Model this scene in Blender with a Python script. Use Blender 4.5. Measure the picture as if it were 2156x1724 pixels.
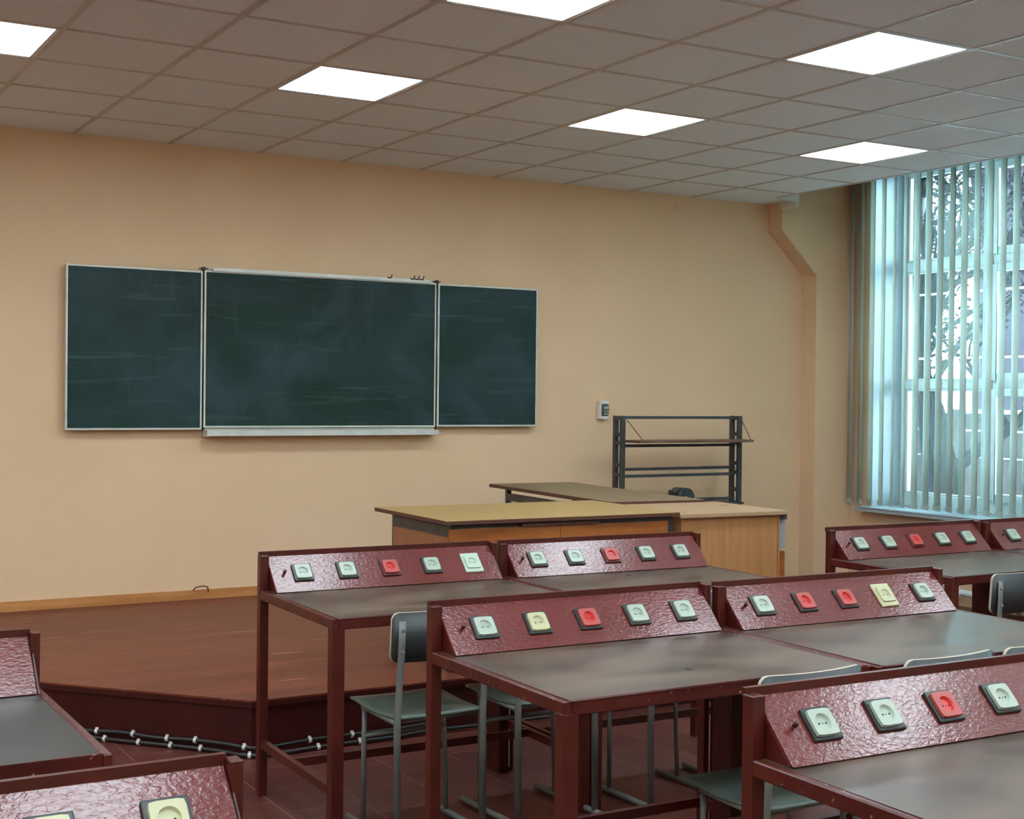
import bpy, bmesh, math, random
from mathutils import Vector, Matrix

for o in list(bpy.data.objects):
    bpy.data.objects.remove(o, do_unlink=True)
scene = bpy.context.scene
COL = scene.collection
PI = math.pi

# ------------------------------------------------------------------ camera
YAW, PITCH, ROLL, FPX = -0.5287, -0.0109, 0.0108, 2887.08
CAM = Vector((-1.8291, -8.4952, 1.5441))
cy, sy, cp, sp = math.cos(YAW), math.sin(YAW), math.cos(PITCH), math.sin(PITCH)
fwd = Vector((-sy * cp, cy * cp, sp)); rgt = Vector((cy, sy, 0)); upv = rgt.cross(fwd)
r2 = rgt * math.cos(ROLL) + upv * math.sin(ROLL)
u2 = -rgt * math.sin(ROLL) + upv * math.cos(ROLL)
cd = bpy.data.cameras.new('camera'); cam = bpy.data.objects.new('camera', cd); COL.objects.link(cam)
M = Matrix(((r2.x, u2.x, -fwd.x), (r2.y, u2.y, -fwd.y), (r2.z, u2.z, -fwd.z))).to_4x4()
M.translation = CAM
cam.matrix_world = M
cd.sensor_width = 36; cd.lens = FPX / 2156 * 36; cd.clip_end = 300; cd.clip_start = .05
scene.camera = cam

# ------------------------------------------------------------------ world, exposure
SKY_STRENGTH = 11
LAMP_STRENGTH = 5.7
scene.view_settings.view_transform = 'Standard'
scene.view_settings.look = 'None'
scene.view_settings.gamma = 1
scene.view_settings.use_curve_mapping = False
scene.view_settings.exposure = 1.86
w = bpy.data.worlds.new('overcast_sky'); scene.world = w; w.use_nodes = True
nt = w.node_tree; nt.nodes.clear()
wo = nt.nodes.new('ShaderNodeOutputWorld'); bg = nt.nodes.new('ShaderNodeBackground')
tc = nt.nodes.new('ShaderNodeTexCoord'); nz = nt.nodes.new('ShaderNodeTexNoise'); rp = nt.nodes.new('ShaderNodeValToRGB')
nz.inputs['Scale'].default_value = 2.0; nz.inputs['Detail'].default_value = 4
rp.color_ramp.elements[0].color = (.54, .80, .93, 1); rp.color_ramp.elements[1].color = (.70, .90, 1.0, 1)
rp.color_ramp.elements[0].position = .35; rp.color_ramp.elements[1].position = .65
nt.links.new(tc.outputs['Generated'], nz.inputs['Vector']); nt.links.new(nz.outputs['Fac'], rp.inputs['Fac'])
nt.links.new(rp.outputs['Color'], bg.inputs['Color']); nt.links.new(bg.outputs['Background'], wo.inputs['Surface'])
bg.inputs['Strength'].default_value = SKY_STRENGTH

# ------------------------------------------------------------------ helpers
def srgb(r, g, b):
    f = lambda c: (c / 12.92 if c <= .04045 else ((c + .055) / 1.055) ** 2.4)
    return (f(r / 255), f(g / 255), f(b / 255), 1)

def mat(name, col, rough=.5, col2=None, nscale=5., stretch=(1, 1, 1), ramp=(.4, .6), detail=4, bump=0., bscale=40.,
        bstretch=(1, 1, 1), metal=0., spec=.5, coat=0., spots=None, sscale=30., sthr=.7, sstretch=(1, 1, 1), rvar=0., bdist=.002):
    m = bpy.data.materials.new(name); m.use_nodes = True
    t = m.node_tree; N = t.nodes; L = t.links; b = N['Principled BSDF']
    b.inputs['Roughness'].default_value = rough; b.inputs['Metallic'].default_value = metal
    b.inputs['Specular IOR Level'].default_value = spec
    b.inputs['Coat Weight'].default_value = coat; b.inputs['Coat Roughness'].default_value = .12
    c = N.new('ShaderNodeTexCoord')
    def noise(sc, st, dt=4, dis=0.):
        mp = N.new('ShaderNodeMapping'); mp.inputs['Scale'].default_value = st
        n = N.new('ShaderNodeTexNoise'); n.inputs['Scale'].default_value = sc; n.inputs['Detail'].default_value = dt
        n.inputs['Distortion'].default_value = dis
        L.new(c.outputs['Object'], mp.inputs['Vector']); L.new(mp.outputs['Vector'], n.inputs['Vector'])
        return n
    if col2 is None: col2 = tuple(x * .93 for x in col[:3]) + (1,)
    n = noise(nscale, stretch, detail)
    r = N.new('ShaderNodeValToRGB'); r.color_ramp.elements[0].color = col2; r.color_ramp.elements[1].color = col
    r.color_ramp.elements[0].position, r.color_ramp.elements[1].position = ramp
    L.new(n.outputs['Fac'], r.inputs['Fac']); out = r.outputs['Color']
    if spots:
        n2 = noise(sscale, sstretch, 5)
        r2_ = N.new('ShaderNodeValToRGB'); r2_.color_ramp.elements[0].position = sthr; r2_.color_ramp.elements[1].position = min(1, sthr + .04)
        mx = N.new('ShaderNodeMix'); mx.data_type = 'RGBA'
        L.new(n2.outputs['Fac'], r2_.inputs['Fac']); L.new(r2_.outputs['Color'], mx.inputs[0])
        L.new(out, mx.inputs[6]); mx.inputs[7].default_value = spots; out = mx.outputs[2]
    L.new(out, b.inputs['Base Color'])
    if rvar:
        mr = N.new('ShaderNodeMapRange'); mr.inputs[3].default_value = rough - rvar; mr.inputs[4].default_value = rough + rvar
        L.new(n.outputs['Fac'], mr.inputs[0]); L.new(mr.outputs[0], b.inputs['Roughness'])
    if bump:
        nb = noise(bscale, bstretch, 3, .6); bp = N.new('ShaderNodeBump')
        bp.inputs['Strength'].default_value = bump; bp.inputs['Distance'].default_value = bdist
        L.new(nb.outputs['Fac'], bp.inputs['Height']); L.new(bp.outputs['Normal'], b.inputs['Normal'])
        b2 = N.new('ShaderNodeBump'); b2.inputs['Strength'].default_value = bump * .45; b2.inputs['Distance'].default_value = bdist
        L.new(nb.outputs['Fac'], b2.inputs['Height']); L.new(b2.outputs['Normal'], b.inputs['Coat Normal'])
    return m

MT = {}
MT['wall'] = mat('peach_wall_paint', srgb(228, 196, 160), .75, srgb(224, 192, 156), 1.2, bump=.25, bscale=140, spec=.3)
MT['ceil'] = mat('mineral_ceiling_tile', srgb(241, 247, 251), .9, srgb(222, 228, 232), 260, ramp=(.3, .7), detail=2, spec=.1)
MT['tbar'] = mat('ceiling_bar_metal', srgb(196, 190, 186), .35, srgb(188, 182, 178), 3, spec=.6)
MT['white_trim'] = mat('white_trim', srgb(225, 225, 220), .4)
MT['red'] = mat('red_oil_paint', srgb(80, 25, 17), .34, srgb(68, 19, 13), 7, bump=.35, bscale=60, spots=srgb(140, 84, 74), sscale=34, sthr=.71)
MT['red_board'] = mat('wrinkled_red_paint', srgb(102, 36, 34), .30, srgb(96, 29, 21), 6, ramp=(.38, .6), bump=.6, bscale=120, coat=.55, spec=.35,
                      bstretch=(.6, 1.1, 1.1), spots=srgb(178, 122, 116), sscale=55, sthr=.735, bdist=.0024)
MT['red_worn'] = mat('worn_red_edge_paint', srgb(82, 26, 18), .36, srgb(68, 19, 14), 7, bump=.4, bscale=60, spots=srgb(164, 120, 108), sscale=48, sthr=.655)
MT['lino'] = mat('brown_worktop', srgb(98, 79, 63), .38, srgb(50, 36, 28), 3.4, stretch=(.7, 1.5, 1), ramp=(.32, .66), detail=7,
                 bump=.22, bscale=9, rvar=.17, spots=srgb(112, 103, 92), sscale=16, sstretch=(.5, 3, 1), sthr=.70)
MT['lino_dark'] = mat('dark_worktop', srgb(56, 52, 49), .40, srgb(34, 31, 30), 4, ramp=(.3, .7), detail=6, bump=.1, bscale=30, rvar=.06,
                      spots=srgb(130, 128, 122), sscale=22, sthr=.8)
MT['floor'] = mat('painted_red_floor', srgb(90, 42, 34), .40, srgb(74, 31, 26), 2.2, ramp=(.35, .65), detail=6, bump=.3, bscale=18,
                  spots=srgb(142, 90, 80), sscale=9, sstretch=(1, 1, 1), sthr=.72, rvar=.08)
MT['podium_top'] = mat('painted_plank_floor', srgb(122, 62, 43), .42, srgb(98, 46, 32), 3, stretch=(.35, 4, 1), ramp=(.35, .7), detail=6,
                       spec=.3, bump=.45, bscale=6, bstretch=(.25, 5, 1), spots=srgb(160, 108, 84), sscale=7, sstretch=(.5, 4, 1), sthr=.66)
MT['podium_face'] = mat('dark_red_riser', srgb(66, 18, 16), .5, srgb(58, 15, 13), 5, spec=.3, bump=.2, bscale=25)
MT['skirting'] = mat('wood_skirting', srgb(196, 138, 82), .45, srgb(178, 120, 66), 6, stretch=(.3, 3, 3))
MT['alu'] = mat('light_aluminium', srgb(214, 216, 208), .35, srgb(200, 204, 198), 8, metal=.15)
MT['board'] = mat('green_chalkboard', srgb(26, 56, 49), .52, srgb(19, 45, 40), 2, ramp=(.3, .7), detail=8, spec=.22)
MT['black'] = mat('black_plastic', srgb(26, 24, 24), .45)
MT['dark_metal'] = mat('dark_grey_steel', srgb(66, 70, 72), .42, srgb(54, 57, 60), 6)
MT['grey_metal'] = mat('grey_painted_tube', srgb(112, 116, 112), .38, srgb(96, 100, 98), 8)
MT['seat'] = mat('grey_green_plywood', srgb(100, 114, 106), .38, srgb(84, 96, 90), 4, ramp=(.35, .65), bump=.1, bscale=60)
MT['seat_back'] = mat('dark_grey_plywood', srgb(57, 63, 64), .42, srgb(48, 54, 55), 4)
MT['edge'] = mat('bare_plywood_edge', srgb(190, 172, 150), .6)
MT['screw'] = mat('screw_metal', srgb(170, 170, 165), .3, metal=.8)
MT['skt_base'] = mat('dark_socket_base', srgb(26, 34, 33), .35)
MT['skt_grey'] = mat('grey_green_socket_plastic', srgb(162, 176, 160), .35)
MT['skt_cream'] = mat('cream_socket_plastic', srgb(184, 184, 144), .35)
MT['skt_mint'] = mat('pale_mint_socket_plastic', srgb(178, 196, 176), .35)
MT['skt_red'] = mat('red_socket_plastic', srgb(196, 36, 30), .35)
MT['skt_rose'] = mat('faded_red_socket_plastic', srgb(170, 68, 62), .4)
MT['hole'] = mat('dark_hole', srgb(12, 12, 12), .8)
MT['oak'] = mat('light_oak_laminate', srgb(172, 142, 90), .45, srgb(150, 120, 72), 3, stretch=(.6, 14, 6), ramp=(.3, .7), detail=6)
MT['oak_worn'] = mat('worn_oak_laminate', srgb(136, 116, 88), .5, srgb(110, 90, 66), 3, stretch=(14, .6, 6), ramp=(.3, .7), detail=6)
MT['oak_panel'] = mat('orange_oak_panel', srgb(168, 98, 40), .45, srgb(136, 72, 26), 2.2, stretch=(1, 4, 9), ramp=(.35, .65), detail=6)
MT['side_panel'] = mat('brown_beech_panel', srgb(160, 106, 70), .5, srgb(146, 92, 58), 3, stretch=(9, 9, 1), detail=5)
MT['beech'] = mat('beech_laminate', srgb(184, 132, 84), .45, srgb(166, 114, 68), 3, stretch=(12, 12, .5), ramp=(.3, .7), detail=5)
MT['beech_top'] = mat('pale_beech_top', srgb(176, 144, 112), .42, srgb(164, 134, 102), 3, stretch=(1, 12, 1), ramp=(.3, .7), detail=5)
MT['drk_edge'] = mat('dark_brown_edge', srgb(86, 50, 36), .5)
MT['slat_edge'] = mat('slat_weight_plastic', srgb(168, 180, 172), .4)
MT['frame'] = mat('white_window_plastic', srgb(206, 212, 212), .35)
MT['reveal'] = mat('white_reveal', srgb(160, 172, 178), .5)
MT['radiator'] = mat('white_radiator', srgb(214, 222, 220), .4)
MT['conduit'] = mat('black_corrugated_pipe', srgb(34, 32, 32), .42, bump=.0)
MT['clip'] = mat('white_pipe_clip', srgb(214, 214, 208), .4)
MT['brick'] = mat('purple_brown_brick', srgb(54, 47, 54), .9, srgb(46, 41, 48), 1.5, spec=.02)
MT['fence'] = mat('weathered_fence', srgb(54, 48, 46), .9, srgb(40, 38, 38), 1.2, spec=.02, stretch=(1, 3, 1), ramp=(.35, .65))
MT['bark'] = mat('grey_bark', srgb(22, 20, 20), .95, srgb(14, 13, 14), 12, spec=.02, stretch=(3, 3, 1))
MT['leaf'] = mat('dry_leaf', srgb(30, 27, 29), .9, srgb(18, 17, 20), 3, spec=.02)
MT['snow'] = mat('snowy_ground', srgb(232, 240, 248), .9, spec=.1)
MT['pipe_paint'] = mat('grey_pipe_paint', srgb(104, 108, 110), .8, spec=.1)
MT['device'] = mat('dark_green_cast_metal', srgb(52, 64, 60), .38, srgb(40, 50, 48), 10)
MT['ink'] = mat('black_marker_ink', srgb(14, 14, 16), .6)
MT['pale_steel'] = mat('pale_blue_steel', srgb(150, 160, 164), .35)
MT['shelf'] = mat('dark_brown_shelf', srgb(118, 92, 74), .5, srgb(98, 74, 58), 3, stretch=(1, 8, 1))

# translucent slat fabric
def slat_mat():
    m = bpy.data.materials.new('cream_blind_fabric'); m.use_nodes = True; t = m.node_tree; N = t.nodes; L = t.links
    b = N['Principled BSDF']; b.inputs['Roughness'].default_value = .8
    n = N.new('ShaderNodeTexNoise'); n.inputs['Scale'].default_value = 90; n.inputs['Detail'].default_value = 2
    c = N.new('ShaderNodeTexCoord'); r = N.new('ShaderNodeValToRGB')
    r.color_ramp.elements[0].color = srgb(206, 214, 208); r.color_ramp.elements[1].color = srgb(222, 228, 222)
    L.new(c.outputs['Object'], n.inputs['Vector']); L.new(n.outputs['Fac'], r.inputs['Fac']); L.new(r.outputs['Color'], b.inputs['Base Color'])
    tr = N.new('ShaderNodeBsdfTranslucent'); mx = N.new('ShaderNodeMixShader'); mx.inputs[0].default_value = .36
    L.new(r.outputs['Color'], tr.inputs['Color'])
    L.new(b.outputs[0], mx.inputs[1]); L.new(tr.outputs[0], mx.inputs[2]); L.new(mx.outputs[0], N['Material Output'].inputs['Surface'])
    return m
MT['slat'] = slat_mat()

def glass_mat():
    m = bpy.data.materials.new('window_glass'); m.use_nodes = True; t = m.node_tree; N = t.nodes; L = t.links
    N.remove(N['Principled BSDF'])
    a = N.new('ShaderNodeBsdfTransparent'); a.inputs['Color'].default_value = (.86, .93, .93, 1)
    g = N.new('ShaderNodeBsdfGlossy'); g.inputs['Roughness'].default_value = .02
    f = N.new('ShaderNodeFresnel'); f.inputs['IOR'].default_value = 1.45
    mx = N.new('ShaderNodeMixShader'); L.new(f.outputs[0], mx.inputs[0]); L.new(a.outputs[0], mx.inputs[1]); L.new(g.outputs[0], mx.inputs[2])
    L.new(mx.outputs[0], N['Material Output'].inputs['Surface'])
    return m
MT['glass'] = glass_mat()

def emis(name, col, s):
    m = bpy.data.materials.new(name); m.use_nodes = True; t = m.node_tree; N = t.nodes; L = t.links
    N.remove(N['Principled BSDF']); e = N.new('ShaderNodeEmission'); e.inputs['Color'].default_value = col; e.inputs['Strength'].default_value = s
    L.new(e.outputs[0], N['Material Output'].inputs['Surface']); return m
MT['lamp'] = emis('cool_white_led', (.80, .93, 1.0, 1), LAMP_STRENGTH)

# floor with thin tile joints
def add_joints(m, sx, sy, wd, dark, strength=1.):
    t = m.node_tree; N = t.nodes; L = t.links; b = N['Principled BSDF']
    src = b.inputs['Base Color'].links[0].from_socket
    c = N.new('ShaderNodeTexCoord'); br = N.new('ShaderNodeTexBrick')
    br.offset = .5; br.inputs['Scale'].default_value = 1.; br.inputs['Brick Width'].default_value = sx; br.inputs['Row Height'].default_value = sy
    br.inputs['Mortar Size'].default_value = wd; br.inputs['Mortar Smooth'].default_value = .3
    br.inputs['Color1'].default_value = (0, 0, 0, 1); br.inputs['Color2'].default_value = (0, 0, 0, 1); br.inputs['Mortar'].default_value = (1, 1, 1, 1)
    mp = N.new('ShaderNodeMapping'); mp.inputs['Rotation'].default_value = (0, 0, PI / 2)
    L.new(c.outputs['Object'], mp.inputs['Vector']); L.new(mp.outputs['Vector'], br.inputs['Vector'])
    mu = N.new('ShaderNodeMath'); mu.operation = 'MULTIPLY'; mu.inputs[1].default_value = strength
    L.new(br.outputs['Color'], mu.inputs[0])
    mx = N.new('ShaderNodeMix'); mx.data_type = 'RGBA'; L.new(mu.outputs[0], mx.inputs[0]); L.new(src, mx.inputs[6]); mx.inputs[7].default_value = dark
    L.new(mx.outputs[2], b.inputs['Base Color'])
add_joints(MT['floor'], .30, .30, .003, srgb(150, 98, 86), .6)

# chalk smears
def chalk(m):
    t = m.node_tree; N = t.nodes; L = t.links; b = N['Principled BSDF']
    src = b.inputs['Base Color'].links[0].from_socket
    c = N.new('ShaderNodeTexCoord')
    for st, sc, th0, th1, colr, amt in (((1.0, 1, 1.1), 1.5, .42, .75, srgb(54, 76, 84), .8), ((.6, 1, 9), 2.5, .58, .82, srgb(96, 116, 114), .4),
                                      ((5, 1, .8), 3, .6, .85, srgb(66, 84, 88), .3)):
        mp = N.new('ShaderNodeMapping'); mp.inputs['Scale'].default_value = st
        n = N.new('ShaderNodeTexNoise'); n.inputs['Scale'].default_value = sc; n.inputs['Detail'].default_value = 9; n.inputs['Distortion'].default_value = .8
        r = N.new('ShaderNodeMapRange'); r.inputs[1].default_value = th0; r.inputs[2].default_value = th1; r.inputs[4].default_value = amt
        mx = N.new('ShaderNodeMix'); mx.data_type = 'RGBA'
        L.new(c.outputs['Object'], mp.inputs['Vector']); L.new(mp.outputs['Vector'], n.inputs['Vector']); L.new(n.outputs['Fac'], r.inputs[0])
        L.new(r.outputs[0], mx.inputs[0]); L.new(src, mx.inputs[6]); mx.inputs[7].default_value = colr; src = mx.outputs[2]
    L.new(src, b.inputs['Base Color'])
chalk(MT['board'])

class MB:
    def __init__(s): s.v = []; s.f = []; s.m = []; s.sm = []
    def add(s, vs, fs, mi=0, smooth=False):
        o = len(s.v); s.v += [tuple(p) for p in vs]
        for f in fs: s.f.append([i + o for i in f]); s.m.append(mi); s.sm.append(smooth)
        return s
    def box(s, x0, x1, y0, y1, z0, z1, mi=0):
        x0, x1 = min(x0, x1), max(x0, x1); y0, y1 = min(y0, y1), max(y0, y1); z0, z1 = min(z0, z1), max(z0, z1)
        v = [(x0, y0, z0), (x1, y0, z0), (x1, y1, z0), (x0, y1, z0), (x0, y0, z1), (x1, y0, z1), (x1, y1, z1), (x0, y1, z1)]
        return s.add(v, [(0, 3, 2, 1), (4, 5, 6, 7), (0, 1, 5, 4), (1, 2, 6, 5), (2, 3, 7, 6), (3, 0, 4, 7)], mi)
    def prism(s, poly, d, mi=0):
        """poly: list of 3D points (planar), d: extrusion vector"""
        n = len(poly); d = Vector(d); a = [Vector(p) for p in poly]
        v = a + [p + d for p in a]
        f = [tuple(range(n))[::-1], tuple(range(n, 2 * n))] + [(i, (i + 1) % n, n + (i + 1) % n, n + i) for i in range(n)]
        return s.add(v, f, mi)
    def tube(s, path, r, n=10, mi=0, caps=True, rr=None, flat=None):
        P = [Vector(p) for p in path]; rings = []
        prev = None
        for i, p in enumerate(P):
            if i == 0: t = P[1] - P[0]
            elif i == len(P) - 1: t = P[-1] - P[-2]
            else: t = (P[i + 1] - P[i]).normalized() + (P[i] - P[i - 1]).normalized()
            t.normalize()
            if prev is None:
                a = t.orthogonal().normalized()
                if flat is not None:
                    a = Vector(flat); a = (a - t * a.dot(t)).normalized()
            else:
                a = (prev - t * prev.dot(t)).normalized()
            prev = a; b = t.cross(a)
            q = rr[i] if rr else r
            ra, rb = (q, q) if not isinstance(q, tuple) else q
            rings.append([p + a * math.cos(2 * PI * k / n) * ra + b * math.sin(2 * PI * k / n) * rb for k in range(n)])
        v = [q for R in rings for q in R]; f = []
        for i in range(len(P) - 1):
            for k in range(n):
                f.append((i * n + k, i * n + (k + 1) % n, (i + 1) * n + (k + 1) % n, (i + 1) * n + k))
        s.add(v, f, mi, True)
        if caps:
            s.add(rings[0], [tuple(range(n))[::-1]], mi); s.add(rings[-1], [tuple(range(n))], mi)
        return s
    def build(s, name, mats, parent=None, bevel=0., seg=2, loc=None):
        me = bpy.data.meshes.new(name); me.from_pydata(s.v, [], s.f)
        if not isinstance(mats, (list, tuple)): mats = [mats]
        for k in mats: me.materials.append(MT[k] if isinstance(k, str) else k)
        for p, mi, sm in zip(me.polygons, s.m, s.sm): p.material_index = mi; p.use_smooth = sm
        bm = bmesh.new(); bm.from_mesh(me); bmesh.ops.remove_doubles(bm, verts=bm.verts, dist=1e-6)
        if bevel:
            es = [e for e in bm.edges if len(e.link_faces) == 2 and e.calc_face_angle(0) > .5]
            bmesh.ops.bevel(bm, geom=es, offset=bevel, segments=seg, affect='EDGES', profile=.5, clamp_overlap=True)
        bmesh.ops.recalc_face_normals(bm, faces=bm.faces)
        bm.to_mesh(me); bm.free()
        o = bpy.data.objects.new(name, me); COL.objects.link(o)
        if parent: o.parent = parent
        if loc: o.location = loc
        return o

def tag(o, label=None, cat=None, group=None, kind=None):
    if label: o['label'] = label
    if cat: o['category'] = cat
    if group: o['group'] = group
    if kind: o['kind'] = kind
    return o
def thing(name, label, cat, loc=(0, 0, 0), rz=0., group=None):
    o = bpy.data.objects.new(name, None); COL.objects.link(o); o.location = loc; o.rotation_euler = (0, 0, rz)
    o.empty_display_size = .1
    return tag(o, label, cat, group)
def copy_tree(o, parent=None):
    c = o.copy(); COL.objects.link(c)
    if parent: c.parent = parent
    for ch in list(o.children): copy_tree(ch, c)
    return c
def struct(o): o['kind'] = 'structure'; return o

# ------------------------------------------------------------------ room shell
CH = 3.090           # suspended ceiling
HP = 0.228           # podium height
XL, XR, YB = -5.6, 6.25, -11.4
XC = 5.27            # edge of suspended ceiling
SLAB = 3.62
struct(MB().box(XL - .2, XR + .4, YB - .2, .2, -.1, 0).build('floor', 'floor'))
# podium: front edge y=-2.9, cut corner at left
pod = [(3.40, 0), (3.40, -2.90), (.168, -2.90), (-1.42, -1.10), (-1.42, 0)]
p = MB().prism([(x, y, 0) for x, y in pod], (0, 0, HP - .032))
# nosing board slightly proud
def off(poly, d):
    return poly
n1 = [(3.41, 0), (3.41, -2.912), (.163, -2.912), (-1.434, -1.106), (-1.434, 0)]
p.prism([(x, y, HP - .032) for x, y in n1], (0, 0, .024))
n2 = n1
p.prism([(x, y, HP - .008) for x, y in n2], (0, 0, .008), 1)
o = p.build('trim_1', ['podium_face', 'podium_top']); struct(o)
o['label'] = 'low dark red painted teaching platform below the chalkboard'
# walls
struct(MB().box(XL - .2, XR + .7, 0, .25, -.1, SLAB).build('wall_front', 'wall'))
struct(MB().box(XL - .2, XL, YB, 0, -.1, SLAB).build('wall_left', 'wall'))
struct(MB().box(XL - .2, XR + .7, YB - .2, YB, -.1, SLAB).build('wall_back', 'wall'))
# corner column with haunch (part of the front wall)
cp_ = [(5.495, -.17, SLAB), (5.495, -.17, 2.875), (5.868, -.17, 2.53), (5.868, -.17, -.05), (XR, -.17, -.05), (XR, -.17, SLAB)]
struct(MB().prism(cp_, (0, .17, 0)).build('wall_column', 'wall'))
# window wall
SZ, WT, WX = .675, 3.42, 6.575
OP = [(-.41, -2.95), (-3.75, -6.35), (-7.15, -9.75)]
wr = MB(); XO = XR + .52
wr.box(XR, XO, YB, 0, -.1, SZ - .02); wr.box(XR, XO, YB, 0, WT, SLAB + .05)
ys = [0] + [q for a, b in OP for q in (a, b)] + [YB]
for i in range(0, len(ys), 2): wr.box(XR, XO, ys[i + 1], ys[i], SZ - .02, WT)
# white plastered reveals
for a, b in OP:
    wr.box(XR + .006, WX + .05, a - .006, a, SZ, WT, 1); wr.box(XR + .006, WX + .05, b, b + .006, SZ, WT, 1)
    wr.box(XR + .006, WX + .05, b, a, WT - .006, WT, 1)
struct(wr.build('wall_right', ['wall', 'reveal']))
struct(MB().box(XL - .2, XO, YB - .2, .25, SLAB, SLAB + .15).build('ceiling_slab', 'white_trim'))
# suspended ceiling with individual tiles
GX0, GDX, GY0, GDY = .0513, .5845, -.5816, .6169
lights = []
for i in (-8, -5, -2, 1, 4, 7):
    for j in (2, 5, 8, 10, 13, 16): lights.append((i, j))
LS = set(lights)
c = MB()
def gx(i): return GX0 + GDX * i
def gy(j): return GY0 - GDY * j
for i in range(-11, 9):
    x0, x1 = max(gx(i), XL), min(gx(i + 1), XC)
    if x1 - x0 < .01: continue
    for j in range(-1, 18):
        y1, y0 = min(gy(j), 0), max(gy(j + 1), YB)
        if y1 - y0 < .01 or (i, j) in LS: continue
        c.box(x0, x1, y0, y1, CH, CH + .015)
c.box(XC, 5.495, -.36, 0, CH, CH + .015)
struct(c.build('ceiling', 'ceil'))
g = MB(); bw = .012
for i in range(-9, 10):
    x = gx(i)
    if XL < x < XC: g.box(x - bw, x + bw, YB, 0, CH - .004, CH + .001)
for j in range(0, 18):
    y = gy(j)
    if y > YB: g.box(XL, XC, y - bw, y + bw, CH - .0035, CH + .001)
struct(g.build('ceiling_grid', 'tbar'))
t_ = MB().box(XC, XC + .012, YB, -.36, CH - .004, CH + .06).box(XC - .012, XC, YB, -.36, CH - .0045, CH - .001)
struct(t_.build('trim_2', 'tbar'))
struct(MB().box(5.465, 5.494, -.36, -.17, CH - .055, CH + .02).box(5.30, 5.494, -.366, -.36, CH - .02, CH + .06).build('trim_3', 'white_trim'))
# skirting on the platform
s = MB().box(-1.42, 3.40, -.016, 0, HP, HP + .058).box(-1.42, 3.40, -.022, -.016, HP, HP + .03)
s.box(3.42, 5.868, -.016, 0, 0, .058)
struct(s.build('baseboard_front', 'skirting'))

# ceiling lights
def lamp_label(i, j):
    d = {(1, 2): 'square LED ceiling panel between the chalkboard and the camera, above the board centre',
         (4, 2): 'square LED ceiling panel above the desks, middle of the far row of panels',
         (7, 2): 'small square LED ceiling panel nearest the window blinds',
         (4, 5): 'large square LED ceiling panel at upper right of the photo, far from the walls',
         (1, 5): 'LED ceiling panel cut off by the top edge of the photo',
         (-2, 2): 'LED ceiling panel cut off by the left edge of the photo'}
    return d.get((i, j))
proto = None
for (i, j) in lights:
    lab = lamp_label(i, j)
    x, y = (gx(i) + gx(i + 1)) / 2, (gy(j) + gy(j + 1)) / 2
    if x > XC: continue
    if proto is None:
        L_ = thing('ceiling_light', '', 'ceiling light', (x, y, CH), 0, 'square LED panels in the ceiling grid')
        a, b = GDX / 2 - .013, GDY / 2 - .013
        MB().box(-a + .012, a - .012, -b + .012, b - .012, .0, .004).build('diffuser', 'lamp', L_)
        MB().box(-a, -a + .012, -b, b, -.002, .02).box(a - .012, a, -b, b, -.002, .02).box(-a + .012, a - .012, -b, -b + .012, -.002, .02).box(-a + .012, a - .012, b - .012, b, -.002, .02).build('frame', 'white_trim', L_)
        MB().box(-a, a, -b, b, .02, .03).build('housing', 'white_trim', L_)
        proto = L_
    else:
        L_ = copy_tree(proto); L_.location = (x, y, CH)
    L_['label'] = lab or 'square LED ceiling panel outside the photo, behind or beside the camera'

# ------------------------------------------------------------------ windows
def window(n, a, b, full=True):
    yc = (a + b) / 2
    wnd = thing('window_%d' % n, None, None, (WX, a, SZ)); wnd['kind'] = 'structure'
    H = WT - SZ; W = a - b; fw = .06
    f = MB()
    f.box(0, .07, -.05, 0, 0, H).box(0, .07, -W, -W + .05, 0, H).box(0, .07, -W + .05, -.05, 0, .10).box(0, .07, -W + .05, -.05, H - .07, H)
    m1 = .835; m2 = m1 + .09
    f.box(-.01, .075, -m2, -m1, .10, H - .07)
    tz = [(1.625 - SZ, 1.69 - SZ), (2.572 - SZ, 2.65 - SZ)]
    k1 = 1.72; k2 = 1.81
    for z0, z1 in tz:
        f.box(0, .07, -m1, -.05, z0, z1); f.box(0, .07, -k1, -m2, z0, z1)
        if W > 2: f.box(0, .07, -W + .05, -k2, z0, z1)
    f.box(-.01, .075, -k2, -k1, .10, H - .07)
    f.build('frame', 'frame', wnd, bevel=.004, seg=1)
    zs = [.10] + [q for t in tz for q in t] + [H - .07]
    cols = [(.05, m1), (m2, k1), (k2, W - .05)]
    for ci, (y0, y1) in enumerate(cols):
        for r in range(3):
            z0, z1 = zs[2 * r], zs[2 * r + 1]
            if ci == 1:
                sh = MB(); q = .055
                sh.box(-.022, .05, -y0 - q, -y0, z0, z1).box(-.022, .05, -y1, -y1 + q, z0, z1).box(-.022, .05, -y1 + q, -y0 - q, z0, z0 + q).box(-.022, .05, -y1 + q, -y0 - q, z1 - q, z1)
                sh.build('sash', 'frame', wnd, bevel=.004, seg=1)
            else:
                sh = MB(); q = .018
                sh.box(.012, .045, -y0 - q, -y0, z0, z1).box(.012, .045, -y1, -y1 + q, z0, z1).box(.012, .045, -y1 + q, -y0 - q, z0, z0 + q).box(.012, .045, -y1 + q, -y0 - q, z1 - q, z1)
                sh.build('glazing_bead', 'frame', wnd)
            MB().box(.030, .034, -y1 + .01, -y0 - .01, z0 + .01, z1 - .01).build('pane', 'glass', wnd)
    MB().box(6.13 - WX, .0, -W, .0, -.035, 0).box(6.13 - WX, XR - WX, 0, .05, -.035, 0).build('window_sill', 'reveal', wnd, bevel=.006)
    MB().box(.07, .25, -W, 0, -.03, -.01).build('outer_sill', 'frame', wnd)
    return wnd
for n, (a, b) in enumerate(OP): window(n + 1, a, b)

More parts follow.
